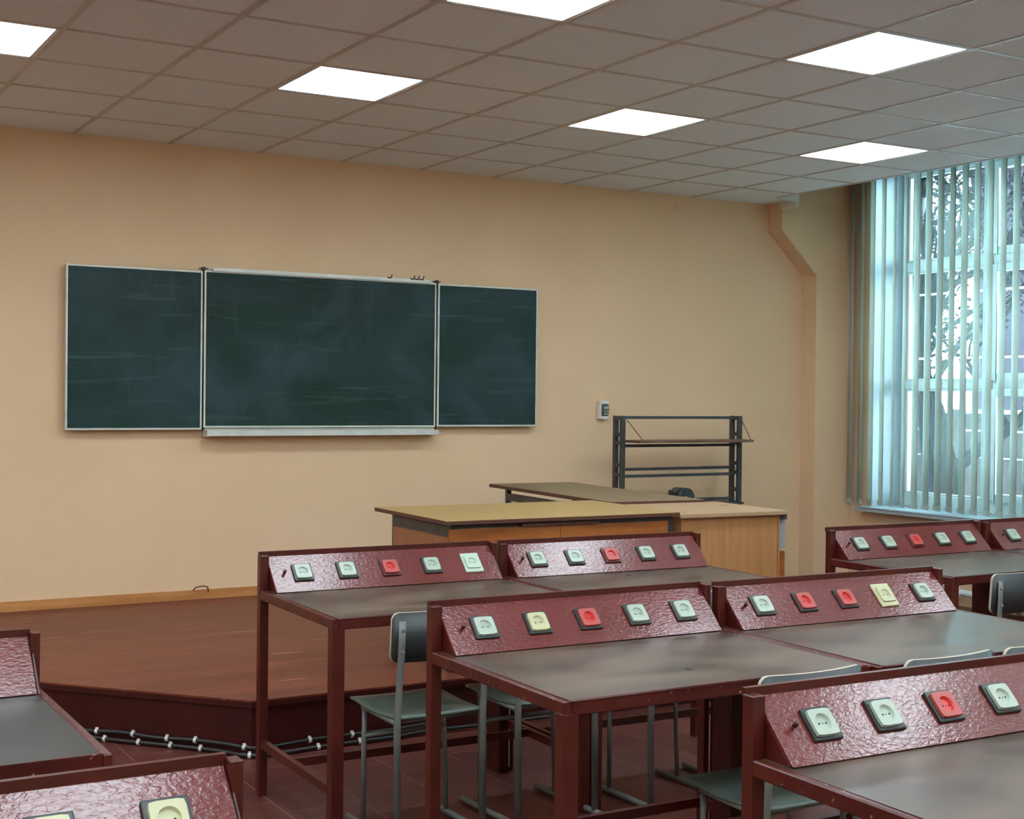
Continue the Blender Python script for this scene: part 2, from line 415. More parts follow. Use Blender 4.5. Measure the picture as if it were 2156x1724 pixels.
# ------------------------------------------------------------------ vertical blind
BX, BT = 6.19, 3.47
bl = thing('vertical_blind', 'cream vertical slat blind hanging half open in front of the window', 'blind', (BX, -.2, 0))
MB().box(-.022, .022, -2.9, .02, BT, BT + .045).build('headrail', 'frame', bl)
random.seed(4)
sp_ = .1165; ang = math.radians(63)
NS = 23
def slat_mesh(w=.127, curve=.007, z0=.735, z1=BT, th=.0006):
    b_ = MB(); n = 6; vs = []
    for k in range(n + 1):
        u = -w / 2 + w * k / n; d = curve * (1 - (2 * u / w) ** 2)
        vs.append((u * math.cos(ang) - d * math.sin(ang), u * math.sin(ang) + d * math.cos(ang)))
    V = []; dx, dy = -math.sin(ang) * th, math.cos(ang) * th
    for (x, y) in vs: V += [(x, y, z0), (x, y, z1), (x + dx, y + dy, z0), (x + dx, y + dy, z1)]
    F = []
    for k in range(n):
        a = 4 * k; c_ = a + 4
        F += [(a, c_, c_ + 1, a + 1), (a + 2, a + 3, c_ + 3, c_ + 2), (a, a + 2, c_ + 2, c_), (a + 1, c_ + 1, c_ + 3, a + 3)]
    F += [(0, 1, 3, 2), (4 * n, 4 * n + 2, 4 * n + 3, 4 * n + 1)]
    b_.add(V, F, 0, True)
    return b_
s0 = None
for k in range(NS):
    y = -.03 - sp_ * k
    if s0 is None:
        s0 = slat_mesh().build('slat', 'slat', bl, loc=(0, y, 0))
        wb = MB(); ca, sa = math.cos(ang), math.sin(ang); w2 = .06
        pts = [(-w2 * ca + .004 * sa, -w2 * sa - .004 * ca), (w2 * ca + .004 * sa, w2 * sa - .004 * ca), (w2 * ca - .009 * sa, w2 * sa + .009 * ca), (-w2 * ca - .009 * sa, -w2 * sa + .009 * ca)]
        wb.prism([(px, py, .697) for px, py in pts], (0, 0, .04)).build('slat_weight', 'slat_edge', s0)
        sl = s0
    else:
        sl = s0.copy(); COL.objects.link(sl); sl.location = (0, y, 0)
        for ch in s0.children:
            q = ch.copy(); COL.objects.link(q); q.parent = sl
    sl.rotation_euler = (0, 0, math.radians(random.uniform(-3.0, 3.0) + (-6 if k in (4, 5) else 0)))
for (a_, b_) in OP[1:]:
    c2 = copy_tree(bl); c2.location = (BX, a_ + .2, 0); c2['label'] = 'cream vertical slat blind of another window, outside the photo'; c2['group'] = 'blinds of the windows outside the photo'
cd_ = MB(); cd_.tube([(-.05, .045, BT), (-.05, .05, 2.3), (-.05, .055, 1.42), (-.055, .07, 1.33), (-.06, .11, 1.30), (-.06, .115, 1.36)], .003, 6)
cd_.tube([(-.06, .118, 1.46), (-.06, .118, 1.30)], .006, 6)
cd_.tube([(-.05, .06, BT), (-.05, .07, 1.5)], .002, 6)
cd_.build('pull_cord', 'white_trim', bl)
ch_ = MB(); pts = [(0, .0, .72)]
for k in range(3):
    for q in range(1, 7): pts.append((-.02, -.03 - sp_ * k + .06 - sp_ * q / 6, .70 - .045 * math.sin(PI * q / 6)))
ch_.tube(pts, .0018, 5).build('bead_chain', 'white_trim', bl)

# ------------------------------------------------------------------ radiator below the window
rd = thing('radiator', 'white ribbed radiator on the window wall behind the right desks', 'radiator', (6.10, -1.72, 0))
for k in range(14):
    y = -.085 * k
    f = MB(); f.tube([(0, y, .10), (0, y, .56)], .03, 10, rr=[(.05, .036), (.05, .036)], flat=(1, 0, 0)); f.tube([(0, y, .04), (0, y, .10)], .03, 10, rr=[(.03, .02), (.05, .036)], flat=(1, 0, 0))
    f.tube([(0, y, .56), (0, y, .60)], .03, 10, rr=[(.05, .036), (.03, .02)], flat=(1, 0, 0))
    f.build('radiator_section', 'radiator', rd)
pp = MB(); pp.tube([(.03, .42, .12), (.03, .02, .12)], .024, 10).tube([(.03, .30, .12), (.03, .26, .12)], .034, 10).tube([(.06, 1.5, .03), (.06, .4, .03), (.03, .3, .10)], .018, 8)
pp.build('radiator_pipe', 'radiator', rd)
MB().box(.06, .13, -.25, -.2, .3, .36).box(.06, .13, -.95, -.9, .3, .36).build('wall_bracket', 'radiator', rd)

# ------------------------------------------------------------------ chalkboard
cb = thing('chalkboard', 'green three-leaf chalkboard with white metal edging on the front wall', 'chalkboard', (0, 0, 0))
def leaf(x0, x1, z0, z1, y, name):
    MB().box(x0 + .006, x1 - .006, y, y + .014, z0 + .006, z1 - .006).build(name, 'board', cb)
    f = MB(); q = .011; a, b = y - .005, y + .02
    f.box(x0, x0 + q, a, b, z0, z1).box(x1 - q, x1, a, b, z0, z1).box(x0 + q, x1 - q, a, b, z0, z0 + q).box(x0 + q, x1 - q, a, b, z1 - q, z1)
    fo = f.build('edging', 'alu', cb, bevel=.002, seg=1)
    for cx, cz in ((x0 + .022, z0 + .022), (x1 - .022, z0 + .022), (x0 + .022, z1 - .022), (x1 - .022, z1 - .022)):
        pass
    return fo
leaf(.0, .836, 1.303, 2.298, -.062, 'left_leaf')
leaf(.848, 2.484, 1.315, 2.305, -.06, 'centre_panel')
leaf(2.497, 3.300, 1.318, 2.302, -.062, 'right_leaf')
t_ = MB(); t_.box(.862, 2.50, -.115, -.03, 1.268, 1.274).box(.862, 2.484, -.12, -.112, 1.262, 1.296).box(.862, 2.484, -.045, -.03, 1.27, 1.312)
t_.box(.855, .866, -.12, -.03, 1.258, 1.30).box(2.484, 2.55, -.085, -.078, 1.272, 1.276)
t_.build('chalk_tray', 'alu', cb, bevel=.0015, seg=1)
t_ = MB(); t_.box(.90, 2.43, -.072, -.02, 2.307, 2.314).box(.90, 2.43, -.078, -.070, 2.302, 2.324).box(.90, 2.43, -.04, -.034, 2.31, 2.328)
t_.build('top_rail', 'alu', cb)
h = MB()
for x in (2.13, 2.30, 2.335, 2.37): h.tube([(x - .025, -.075, 2.324), (x, -.082, 2.322), (x + .006, -.085, 2.345)], .0045, 6)
h.build('map_hook', 'black', cb)
h = MB()
for x in (.842, 2.490): h.tube([(x, -.055, 1.30), (x, -.055, 2.322)], .005, 6).box(x - .03, x + .03, -.06, -.05, 2.312, 2.318).box(x - .01, x + .01, -.07, -.04, 2.305, 2.325)
h.build('hinge', 'black', cb)
h = MB()
for (cx, cz) in ((.024, 1.328), (.024, 2.272), (3.276, 1.342), (3.276, 2.278)):
    h.tube([(cx, -.0665, cz), (cx, -.062, cz)], .010, 12)
h.build('corner_screw', 'black', cb)
MB().box(.02, .82, -.046, 0, 1.6, 2.1).box(.87, 2.46, -.044, 0, 1.36, 2.26).box(2.52, 3.28, -.046, 0, 1.6, 2.1).build('backing', 'dark_metal', cb)

# wall switch box
sb = thing('breaker_box', 'small white breaker box on the wall above the metal rack', 'breaker box', (3.90, 0, 1.437))
MB().box(-.036, .036, -.052, 0, -.068, .068).build('enclosure', 'white_trim', sb, bevel=.004)
c_ = MB(); prof = [(-.0, -.052, -.045), (0, -.066, -.036), (0, -.072, 0), (0, -.066, .036), (0, -.052, .045)]
c_.prism([(-.027, y, z) for _, y, z in prof], (.054, 0, 0)).build('cover_window', 'dark_metal', sb)
MB().box(-.02, .02, -.074, -.062, .006, .026).box(-.02, -.004, -.078, -.066, -.016, -.004).box(.004, .02, -.078, -.066, -.016, -.004).box(-.02, .02, -.072, -.06, -.034, -.024).build('toggle', 'skt_grey', sb)
sc = MB(); sc.tube([(0, 0, 0), (0, -.006, 0)], .03, 20)
tag(sc.build('junction_cover', 'wall', loc=(4.605, 0, 3.0)), 'round painted-over junction cover high on the front wall', 'junction cover')
lp = MB(); lp.tube([(-.06, -.02, .0), (-.045, -.03, .02), (0, -.035, .028), (.03, -.03, .02), (.04, -.02, -.01)], .004, 6)
tag(lp.build('cable_loop', 'drk_edge', loc=(.86, -.01, HP + .058)), 'small brown cable loop sticking up behind the wooden skirting', 'cable')

# ------------------------------------------------------------------ conduits along the platform
def conduit(path, r, label, clips):
    t = thing('cable_conduit', label, 'conduit', (0, 0, 0), 0, 'black corrugated conduits along the platform')
    P = [Vector(q) for q in path]
    # catmull resample
    S = []
    for i in range(len(P) - 1):
        p0 = P[max(i - 1, 0)]; p1 = P[i]; p2 = P[i + 1]; p3 = P[min(i + 2, len(P) - 1)]
        n = max(2, int((p2 - p1).length / .005))
        for k in range(n):
            u = k / n
            S.append(.5 * ((2 * p1) + (-p0 + p2) * u + (2 * p0 - 5 * p1 + 4 * p2 - p3) * u * u + (-p0 + 3 * p1 - 3 * p2 + p3) * u ** 3))
    S.append(P[-1])
    rr = [r + (.0005 if k % 2 else -.0005) for k in range(len(S))]
    MB().tube(S, r, 8, rr=rr).build('pipe', 'conduit', t)
    for q in clips:
        k = min(range(len(S)), key=lambda i: (S[i].x - q) ** 2); k = max(1, min(len(S) - 2, k))
        d = (S[k + 1] - S[k - 1]).normalized()
        m = MB(); m.tube([S[k] - d * .007, S[k] + d * .007], r + .003, 10)
        c0 = S[k]; m.box(c0.x - .006, c0.x + .006, c0.y - .002, c0.y + .008, c0.z, c0.z + r + .007)
        m.build('pipe_clip', 'clip', t)
    return t
def along(t_, off_, z):     # point beside the cut corner of the platform
    return (.168 - 1.588 * t_ - .75 * off_, -2.90 + 1.8 * t_ - .662 * off_, z)
U_ = [along(.95, .03, .040), along(.6, .028, .040)] + [along(q, .026 + .004 * math.sin(q * 40), .037 + .003 * math.sin(q * 55)) for q in (.40, .33, .26, .19, .12, .05)] + [(.15, -2.938, .034), (.25, -2.945, .030), (.42, -2.935, .036), (.62, -2.934, .036), (.83, -2.936, .037), (1.02, -2.932, .042), (1.06, -2.95, .036)]
L_ = [along(.95, .05, .012), along(.6, .048, .012)] + [along(q, .050 + .004 * math.sin(q * 33), .012) for q in (.40, .33, .26, .19, .12, .05)] + [(.135, -2.975, .012), (.28, -2.995, .012), (.42, -2.98, .012), (.60, -2.975, .012), (.80, -2.978, .014), (.99, -2.96, .016), (1.21, -2.985, .02), (1.6, -2.99, .02), (2.0, -2.98, .02), (2.275, -3.0, .014), (2.73, -3.0, .014), (3.5, -3.0, .014)]
conduit(U_, .0095, 'upper short black corrugated conduit along the foot of the platform', [-.35, -.225, -.115, -.02, .13, .42, .62, .83, 1.03])
conduit(L_, .0090, 'lower long black corrugated conduit running on behind the desks', [-.33, -.215, -.11, -.01, .135, .445, .64, .82, 1.9, 2.7])

# ------------------------------------------------------------------ lab desks with socket boards
HS, BT_, BD, DW, DD = .784, .912, .1275, 1.03, .771
SK = {}
def socket_proto(kind):
    """built flat: x right, y up the slope, z normal"""
    big = kind in ('white', 'cream_big')
    mats = {'grey': 'skt_grey', 'cream': 'skt_cream', 'red': 'skt_red', 'white': 'skt_mint', 'cream_big': 'skt_cream', 'red_dark': 'skt_red'}
    basem = {'red': 'red', 'white': 'skt_mint', 'cream_big': 'skt_cream'}.get(kind, 'skt_base')
    hw = .040
    b = MB().box(-hw, hw, -hw, hw, 0, .0095)
    if big: b = MB().box(-.041, .041, -.048, .048, 0, .0095)
    base = b.build('socket', basem, None, bevel=.004)
    cw = .031
    c = MB(); n = 24; R0 = .0195; z1 = .0165 if not big else .0155; z0 = .009; zr = .0100
    sq = []
    for k in range(n):
        a = 2 * PI * k / n; ca, sa = math.cos(a), math.sin(a); m = cw / max(abs(ca), abs(sa)); m = min(m, cw * 1.32); sq.append((ca * m, sa * m))
    V = [(x, y, z1) for x, y in sq] + [(R0 * math.cos(2 * PI * k / n), R0 * math.sin(2 * PI * k / n), z1) for k in range(n)]
    V += [(R0 * .97 * math.cos(2 * PI * k / n), R0 * .97 * math.sin(2 * PI * k / n), zr) for k in range(n)]
    V += [(x * 1.04, y * 1.04, z0) for x, y in sq]
    c.add(V, [(k, (k + 1) % n, n + (k + 1) % n, n + k) for k in range(n)] + [(3 * n + k, 3 * n + (k + 1) % n, (k + 1) % n, k) for k in range(n)])
    c.add(V, [(n + k, n + (k + 1) % n, 2 * n + (k + 1) % n, 2 * n + k) for k in range(n)], 1 if kind in ('red', 'red_dark') else 0, True)
    c.add(V, [tuple(range(2 * n, 3 * n))], 1 if kind in ('red', 'red_dark') else 0)
    for hx in (-.0095, 0, .0095):
        r_ = .0026 if hx else .0017
        c.add([(hx + r_ * math.cos(2 * PI * q / 8), -.002 + r_ * math.sin(2 * PI * q / 8), zr + .0005) for q in range(8)], [tuple(range(8))], 2)
    fm = 'skt_rose' if kind in ('red', 'red_dark') else mats[kind]
    co = c.build('socket_cover', [fm, mats[kind], 'hole'], base)
    return base
for k in ('grey', 'cream', 'red', 'red_dark', 'white', 'cream_big'):
    SK[k] = socket_proto(k)
sk_label = {'grey': 'grey-green socket on dark base', 'cream': 'cream socket on dark base', 'red': 'red socket on red base',
            'red_dark': 'red socket on dark base', 'white': 'large pale mint socket plate', 'cream_big': 'large cream socket plate'}
used_sk = set()
slope = math.atan2(BT_ - HS - .012, BD - .0)      # angle above horizontal
def make_desk(x, y, rz, label, sockets, top='lino', legs_extra=True, duct=True, peg=True, cross=.33, hole=None):
    d = thing('lab_desk', label, 'desk', (x, y, 0), rz, 'red painted lab desks with socket boards')
    # posts: back posts tall, front legs
    for xx in (0, DW - .035):
        MB().box(xx if xx == 0 else xx + .012, xx + .035, -.035, 0, 0, BT_ + (.006 if xx == 0 else .012)).build('rear_post', 'red', d, bevel=.002, seg=1)
        MB().box(xx if xx == 0 else xx - .010, xx + (.045 if xx == 0 else .035), -DD, -DD + .045, 0, HS - .03).build('front_leg', 'red', d, bevel=.003, seg=1)
    # frame of angle steel around the top
    f = MB()
    f.box(0, .022, -DD, -.035, HS - .034, HS + .001).box(DW - .022, DW, -DD, -.035, HS - .034, HS + .001)
    f.box(.022, DW - .022, -DD, -DD + .018, HS - .036, HS + .001).box(.035, DW - .035, -.03, -.005, HS - .034, HS - .004)
    f.build('top_frame', 'red_worn', d, bevel=.003, seg=1)
    MB().box(.022, DW - .022, -DD + .018, -.03, HS - .022, HS).build('worktop', top, d)
    if hole: MB().tube([(hole[0], hole[1], HS - .001), (hole[0], hole[1], HS + .0006)], .010, 14).build('cable_hole', 'hole', d)
    # foot rails
    f = MB()
    for xx in (.004, DW - .026): f.box(xx, xx + .022, -DD + .045, -.035, .185, .215)
    f.box(.022, DW - .022, -cross - .022, -cross, .185, .215)
    f.build('foot_rail', 'red', d)
    # sloped socket board
    th = .012
    pts = [(0, -BD, HS + .002), (0, -.004, BT_), (0, .012, BT_ - .004), (0, -BD + .018, HS + .002)]
    x0 = .034
    MB().prism([(x0 if True else 0, p[1], p[2]) for p in pts], (DW - x0 - .024, 0, 0)).build('socket_board', 'red_board', d, bevel=.002, seg=1)
    # lip above the board
    MB().box(.006, DW - .020, -.004, .010, BT_ - .002, BT_ + .018).box(.02, DW - .045, -.0, .012, HS, BT_).build('back_lip', 'red', d)
    # triangular cheeks
    for xx in (.036, DW - .02):
        MB().prism([(xx, -.035, HS - .002), (xx, -BD + .010, HS - .002), (xx, -.012, BT_ - .016), (xx, -.012, HS)], (.004, 0, 0)).build('side_cheek', 'red', d)
    if peg:
        m = MB(); m.tube([(0, 0, 0), (0, 0, .016)], .006, 8)
        pg = m.build('peg', 'red', d); 
        pg.rotation_euler = (slope, 0, 0); pg.location = (.085, -.068, HS + .070)
    # sockets
    u0 = .5; 
    for k, kind in enumerate(sockets):
        if kind is None: continue
        if kind in used_sk: s_ = copy_tree(SK[kind])
        else: s_ = SK[kind]; used_sk.add(kind)
        s_.parent = d
        px = .158 + .1835 * k
        v = .49
        s_.location = (px, -BD + v * BD + .0 , HS + .002 + v * (BT_ - HS - .002) + .0)
        s_.rotation_euler = (math.atan2(BT_ - HS, BD - .004), 0, math.radians(random.uniform(-1.2, 1.2)))
        s_['label'] = sk_label[kind]
    return d
G = 'grey'; C_ = 'cream'; R_ = 'red'; RD = 'red_dark'
random.seed(11)
make_desk(-.018, -3.4717, -.016, 'red lab desk nearest the platform corner, its last socket large and pale mint', [G, G, R_, G, 'white'])
make_desk(1.026, -3.4945, -.030, 'red lab desk directly in front of the oak teacher desk', [G, G, R_, G, G], hole=(.51, -.23))
make_desk(.001, -4.8743, -.008, 'central red lab desk with a cream second socket, behind the grey chair with inked number', [G, C_, RD, G, G], cross=0.0, hole=(.53, -.575))
make_desk(1.040, -4.9108, -.018, 'red lab desk with two neighbouring red sockets and a large cream socket plate', [G, RD, RD, 'cream_big', G])
make_desk(.0537, -6.2489, -.012, 'nearest red lab desk, large at the lower right corner of the photo', [G, G, RD, G, G])
make_desk(-2.1308, -4.8382, .0, 'lab desk with dark grey worktop cut off by the left edge of the photo', [G, G, None, None, None], top='lino_dark')
make_desk(-2.0814, -6.2465, .0, 'nearest lab desk at lower left, only its glossy socket board showing', [G, G, R_, C_, C_], top='lino_dark', peg=False)
make_desk(2.7393, -3.6362, .0, 'red lab desk farthest right but one, standing clear near the window', [G, G, R_, G, G])
make_desk(3.783, -3.655, -.01, 'red lab desk under the window blind, cut off by the right edge of the photo', [G, G, R_, G, G])
for k, o in SK.items():
    if k not in used_sk: bpy.data.objects.remove(o)

# cable ducts between desk pairs
def duct(x, y, label, w=.075):
    t = thing('cable_duct', label, 'cable duct', (x, y, 0), 0, 'dark ducts feeding the desks')
    MB().box(0, w * .62, -.10, 0, 0, .74).build('duct_body', 'podium_face', t, bevel=.003)
    MB().box(w * .64, w * .64 + .03, -.08, -.02, .0, .74).build('duct_side', 'podium_face', t)
    m = MB(); S = [(w * .66, -.095, .35 + k * .004) for k in range(96)]
    m.tube(S, .011, 8, rr=[.012 if k % 2 else .009 for k in range(96)]); m.build('riser_hose', 'black', t)
    MB().tube([(w * .58, -.105, 0.02), (w * .58, -.105, .6)], .0025, 5).build('wire', 'clip', t)
    return t
duct(1.012 - .06, -3.56, 'dark cable duct under the right end of the front left desk')
duct(.985, -4.99, 'dark cable duct with ribbed hose under the right end of the central desk', .10)
duct(3.70, -3.70, 'dark cable duct standing under the desk near the window', .09)

# ------------------------------------------------------------------ chairs
def make_chair(label):
    t = thing('school_chair', label, 'chair', (0, 0, 0), 0, 'grey school chairs at the lab desks')
    # seat, slightly dished, origin: centre of rear line; faces +y
    n = 10; m = MB(); W2 = .178; D0, D1 = -.005, .36
    V = []; th = .010
    for j in range(n + 1):
        v = j / n; yy = D0 + (D1 - D0) * v
        zz = .445 + .012 * (v ** 2) * (1 if v < .85 else 1 - (v - .85) * 6) - .010 * math.sin(PI * v)
        ww = W2 * (1 - .10 * (1 - v) ** 4 - .04 * v ** 6)
        for i in range(n + 1):
            u = -1 + 2 * i / n
            V.append((u * ww, yy, zz + .004 * u * u))
    Nn = (n + 1) ** 2
    V2 = [(x, y, z - th) for x, y, z in V]; F = []
    for j in range(n):
        for i in range(n):
            a = j * (n + 1) + i; F.append((a, a + 1, a + n + 2, a + n + 1)); F.append((a + Nn, a + n + 1 + Nn, a + n + 2 + Nn, a + 1 + Nn))
    for i in range(n):
        F.append((i, i + Nn, i + 1 + Nn, i + 1)); a = n * (n + 1) + i; F.append((a, a + 1, a + 1 + Nn, a + Nn))
        a = i * (n + 1); F.append((a, a + n + 1, a + n + 1 + Nn, a + Nn)); a = i * (n + 1) + n; F.append((a, a + Nn, a + n + 1 + Nn, a + n + 1))
    m.add(V + V2, F, 0, True); m.build('seat', 'seat', t)
    # backrest: curved panel with rounded corners
    m = MB(); V = []; th = .011; z0, z1 = .632, .803
    US = [-1, -.995, -.98, -.955, -.92, -.87] + [-.75 + .25 * q for q in range(7)] + [.87, .92, .955, .98, .995, 1]; n = len(US) - 1
    cols = []
    for i in range(n + 1):
        u = US[i]; x = u * .188
        yb = .020 - .030 * (1 - u * u)
        e = max(0, (abs(x) - .163) / .025); dz = .028 * (1 - math.sqrt(max(0, 1 - e * e)))
        cols.append((x, yb, z0 + dz, z1 - dz))
    for (x, yb, a, b) in cols: V += [(x, yb, a), (x, yb - .008, b), (x, yb - th, a), (x, yb - th - .008, b)]
    F = []; T = []
    for i in range(n):
        a = 4 * i; c0 = a + 4; F += [(a, c0, c0 + 1, a + 1), (a + 2, a + 3, c0 + 3, c0 + 2)]; T += [(a, a + 2, c0 + 2, c0), (a + 1, c0 + 1, c0 + 3, a + 3)]
    m.add(V, F, 0, True); m.add(V, T + [(0, 1, 3, 2), (4 * n, 4 * n + 2, 4 * n + 3, 4 * n + 1)], 1)
    m.build('backrest', ['seat_back', 'edge'], t)
    for s in (-1, 1):
        x = s * .168
        MB().tube([(x * .93, -.016, .775), (x * .95, -.018, .70), (x, -.012, .5), (x, -.004, .43), (x, -.012, .02)], .011, 10, rr=[(.014, .005), (.014, .007), (.012, .010), (.0125, .0125), (.0125, .0125)], flat=(1, 0, 0)).build('back_upright', 'grey_metal', t)
        MB().tube([(x * .93, .27, .435), (x * .97, .26, .30), (x, .25, .02)], .009, 10).build('front_leg', 'grey_metal', t)
        MB().tube([(x, -.05, .014), (x, .38, .014)], .013, 8, rr=[(.012, .012)] * 2).tube([(x, -.05, .014), (x, -.062, .010)], .013, 8).build('skid', 'grey_metal', t)
        MB().tube([(x, -.008, .425), (x * .97, .27, .43)], .009, 8).build('seat_rail', 'grey_metal', t)
        mm = MB()
        for z in (.745, .672): mm.tube([(x * .95, -.024, z), (x * .95, -.030, z)], .006, 8)
        mm.build('screw', 'screw', t)
    MB().tube([(-.165, .26, .33), (.165, .26, .33)], .008, 8).build('front_stretcher', 'grey_metal', t)
    MB().tube([(-.165, .03, .425), (.165, .03, .425)], .008, 8).build('rear_stretcher', 'grey_metal', t)
    return t
ch0 = make_chair('')
chairs = [(.345, -4.305, .03, 'grey school chair with a handwritten number on its backrest, at the front left desk'),
          (.815, -4.31, .04, 'grey school chair second from left at the front left desk, half behind the central desk'),
          (1.36, -4.36, .03, 'grey school chair under the front right desk of the pair, seen between desk legs'),
          (1.84, -4.33, .0, 'grey school chair farther right under the front right desk, only skid and leg showing'),
          (.765, -5.695, .02, 'grey school chair at the central desk, its seat seen left of the nearest desk post'),
          (1.285, -5.71, .03, 'grey school chair at the desk with the cream plate, only its backrest top showing'),
          (1.70, -5.71, .02, 'grey school chair whose backrest top touches the right photo edge'),
          (3.06, -4.50, .05, 'grey school chair with rounded backrest at the desk near the window')]
for k, (x, y, rz, lab) in enumerate(chairs):
    c_o = ch0 if k == 0 else copy_tree(ch0)
    if k == 0: first = c_o
    c_o.location = (x, y, 0); c_o.rotation_euler = (0, 0, rz); c_o['label'] = lab
# inked number on the first chair backrest
fc = bpy.data.curves.new('ink_number', 'FONT'); fc.body = '22100416'; fc.size = .0175; fc.extrude = .0002; fc.shear = .2; fc.offset = .0005
fo = bpy.data.objects.new('tmp', fc); COL.objects.link(fo)
dg = bpy.context.evaluated_depsgraph_get(); me = bpy.data.meshes.new_from_object(fo.evaluated_get(dg)); bpy.data.objects.remove(fo)
me.materials.clear(); me.materials.append(MT['ink'])
bk = [q for q in first.children if q.name.startswith('backrest')][0]
num = bpy.data.objects.new('ink_number', me); COL.objects.link(num); num.parent = bk
# follow the backrest curve
for v in me.vertices:
    x = v.co.x - .135; z = v.co.y + .641; u = x / .188
    yb = .020 - .030 * (1 - u * u) - .011 - .008 * (z - .632) / .171 - .0008
    v.co = (x, yb, z)
num['label'] = 'handwritten black number'

# ------------------------------------------------------------------ teacher desks on the platform
TZ = .95
t = thing('teacher_desk', 'oak laminate desk with orange panel front, front left one on the platform', 'desk', (1.135, -2.82, HP), math.radians(-1.5))
zt = TZ - HP
MB().box(.0, 1.335, .0, .84, zt - .020, zt).build('desktop', ['oak'], t, bevel=.002, seg=1)
MB().box(-.002, 0, 0, .84, zt - .020, zt - .001).box(1.335, 1.337, 0, .84, zt - .02, zt - .001).box(0, 1.335, -.002, 0, zt - .020, zt - .003).build('edge_band', 'drk_edge', t)
MB().box(.035, 1.285, .03, .046, .12, zt - .045).build('front_panel', 'oak_panel', t, bevel=.001, seg=1)
MB().box(.035, .05, .048, .68, .12, zt - .085).build('side_panel', 'side_panel', t)
MB().box(.64, .643, .0292, .0302, .12, zt - .045).build('panel_joint', 'drk_edge', t)
for x in (.052, 1.290):
    MB().box(x, x + .035, .05, .085, 0, zt - .02).build('leg', 'dark_metal', t)
    MB().box(x, x + .035, .70, .735, 0, zt - .02).build('leg', 'dark_metal', t)
MB().box(.052, .087, .085, .70, zt - .085, zt - .035).box(.087, 1.29, .05, .07, zt - .045, zt - .02).box(.135, 1.29, .70, .72, zt - .05, zt - .02).build('under_frame', 'dark_metal', t)
MB().box(.42, .86, .02, .6, zt - .045, zt - .028).build('keyboard_shelf', 'drk_edge', t)
m = MB()
for x, z in ((.065, zt - .10), (1.24, zt - .085), (.9, zt - .20), (.07, .2)): m.tube([(x, .0302, z), (x, .025, z)], .006, 8)
m.build('panel_screw', 'screw', t)

t = thing('teacher_desk', 'worn grey-brown desk turned lengthwise, farthest of the three on the platform', 'desk', (2.515, -2.17, HP), math.radians(-4.5))
MB().box(.0, .62, -.0, 1.62, zt - .022, zt).build('desktop', ['oak_worn'], t, bevel=.002, seg=1)
MB().box(-.002, 0, 0, 1.62, zt - .022, zt - .001).box(0, .62, -.002, 0, zt - .022, zt - .001).build('edge_band', 'drk_edge', t)
for x in (.05, .55):
    MB().box(x, x + .03, .08, .11, 0, zt - .02).build('leg', 'dark_metal', t)
    MB().box(x, x + .03, 1.45, 1.48, 0, zt - .02).build('leg', 'dark_metal', t)
MB().box(.05, .08, .11, 1.45, zt - .10, zt - .055).box(.55, .58, .11, 1.45, zt - .06, zt - .02).box(.08, .55, .08, .10, zt - .06, zt - .02).build('under_frame', 'dark_metal', t)
MB().box(.060, .066, .11, 1.45, zt - .135, zt - .11).build('pale_rail', 'pale_steel', t)
MB().box(.055, .07, .11, 1.45, .1, zt - .14).build('side_panel', 'oak_panel', t)

t = thing('writing_desk', 'pale beech writing desk with side panel and drawers, right end of the platform', 'desk', (2.49, -2.835, HP), math.radians(-3.0))
zb = .935 - HP
MB().box(.0, .70, .0, .66, zb - .022, zb).build('desktop', 'beech_top', t, bevel=.003)
MB().box(.035, .655, .035, .053, 0, zb - .022).build('front_panel', 'beech', t)
MB().box(.020, .034, .02, .62, 0, zb - .022).build('side_panel', 'beech', t)
MB().box(.656, .668, .03, .62, 0, zb - .022).build('side_panel', 'beech', t)
for k in range(3):
    z1 = zb - .045 if k == 0 else zb - .225 - (k - 1) * .165
    z0 = z1 - (.165 if k == 0 else .15)
    dr = MB().box(.670, .728, .06, .56, z0, z1).build('drawer', 'pale_steel' if k == 0 else 'oak_panel', t, bevel=.002, seg=1)
    MB().box(.728, .742, .2, .4, z1 - .03, z1 - .015).build('handle', 'black', dr)
MB().box(.665, .715, .03, .08, zb - .05, zb - .018).build('corner_block', 'dark_metal', t)
m = MB(); m.tube([(.09, .12, zb - .001), (.09, .12, zb + .0015)], .028, 16).tube([(.58, .42, zb - .001), (.58, .42, zb + .0015)], .028, 16)
m.build('cable_grommet', 'beech', t)

# ------------------------------------------------------------------ metal rack
RX0, RX1 = 3.80, 4.905
t = thing('metal_rack', 'dark grey steel rack with one flap shelf, standing by the front wall', 'rack', (RX0, -.42, 0))
RH = 1.400; RW = RX1 - RX0
for x in (0, RW - .03):
    for y in (0, .085):
        MB().box(x, x + .034, y, y + .03, 0, RH).build('upright', 'dark_metal', t, bevel=.002, seg=1)
    for z in (0.03, .40, .73, .83, .96, 1.03, 1.19, 1.25, RH - .03):
        MB().box(x, x + .034, .03, .085, z, z + .028).build('upright_tie', 'dark_metal', t)
for z in (RH - .022, 1.173, 1.003, .953, .768, .20):
    MB().box(.034, RW - .03, .04, .065, z - .001, z + .020).build('crossbar', 'dark_metal', t)
MB().box(.06, 1.105, -.14, .05, 1.208, 1.226).build('flap_shelf', 'shelf', t, bevel=.002, seg=1)
MB().tube([(.045, .0, RH - .03), (.10, -.12, 1.226)], .003, 6).build('stay_wire', 'drk_edge', t)
MB().tube([(RW - .005, .0, RH - .03), (1.09, -.12, 1.226)], .003, 6).build('stay_wire', 'drk_edge', t)
MB().box(.42, 1.05, -.10, .12, .743, .758).build('lower_shelf', 'dark_metal', t)
for x0_ in (-.02, RW - .06): MB().box(x0_, x0_ + .08, -.14, .24, 0, .03).build('foot', 'dark_metal', t)
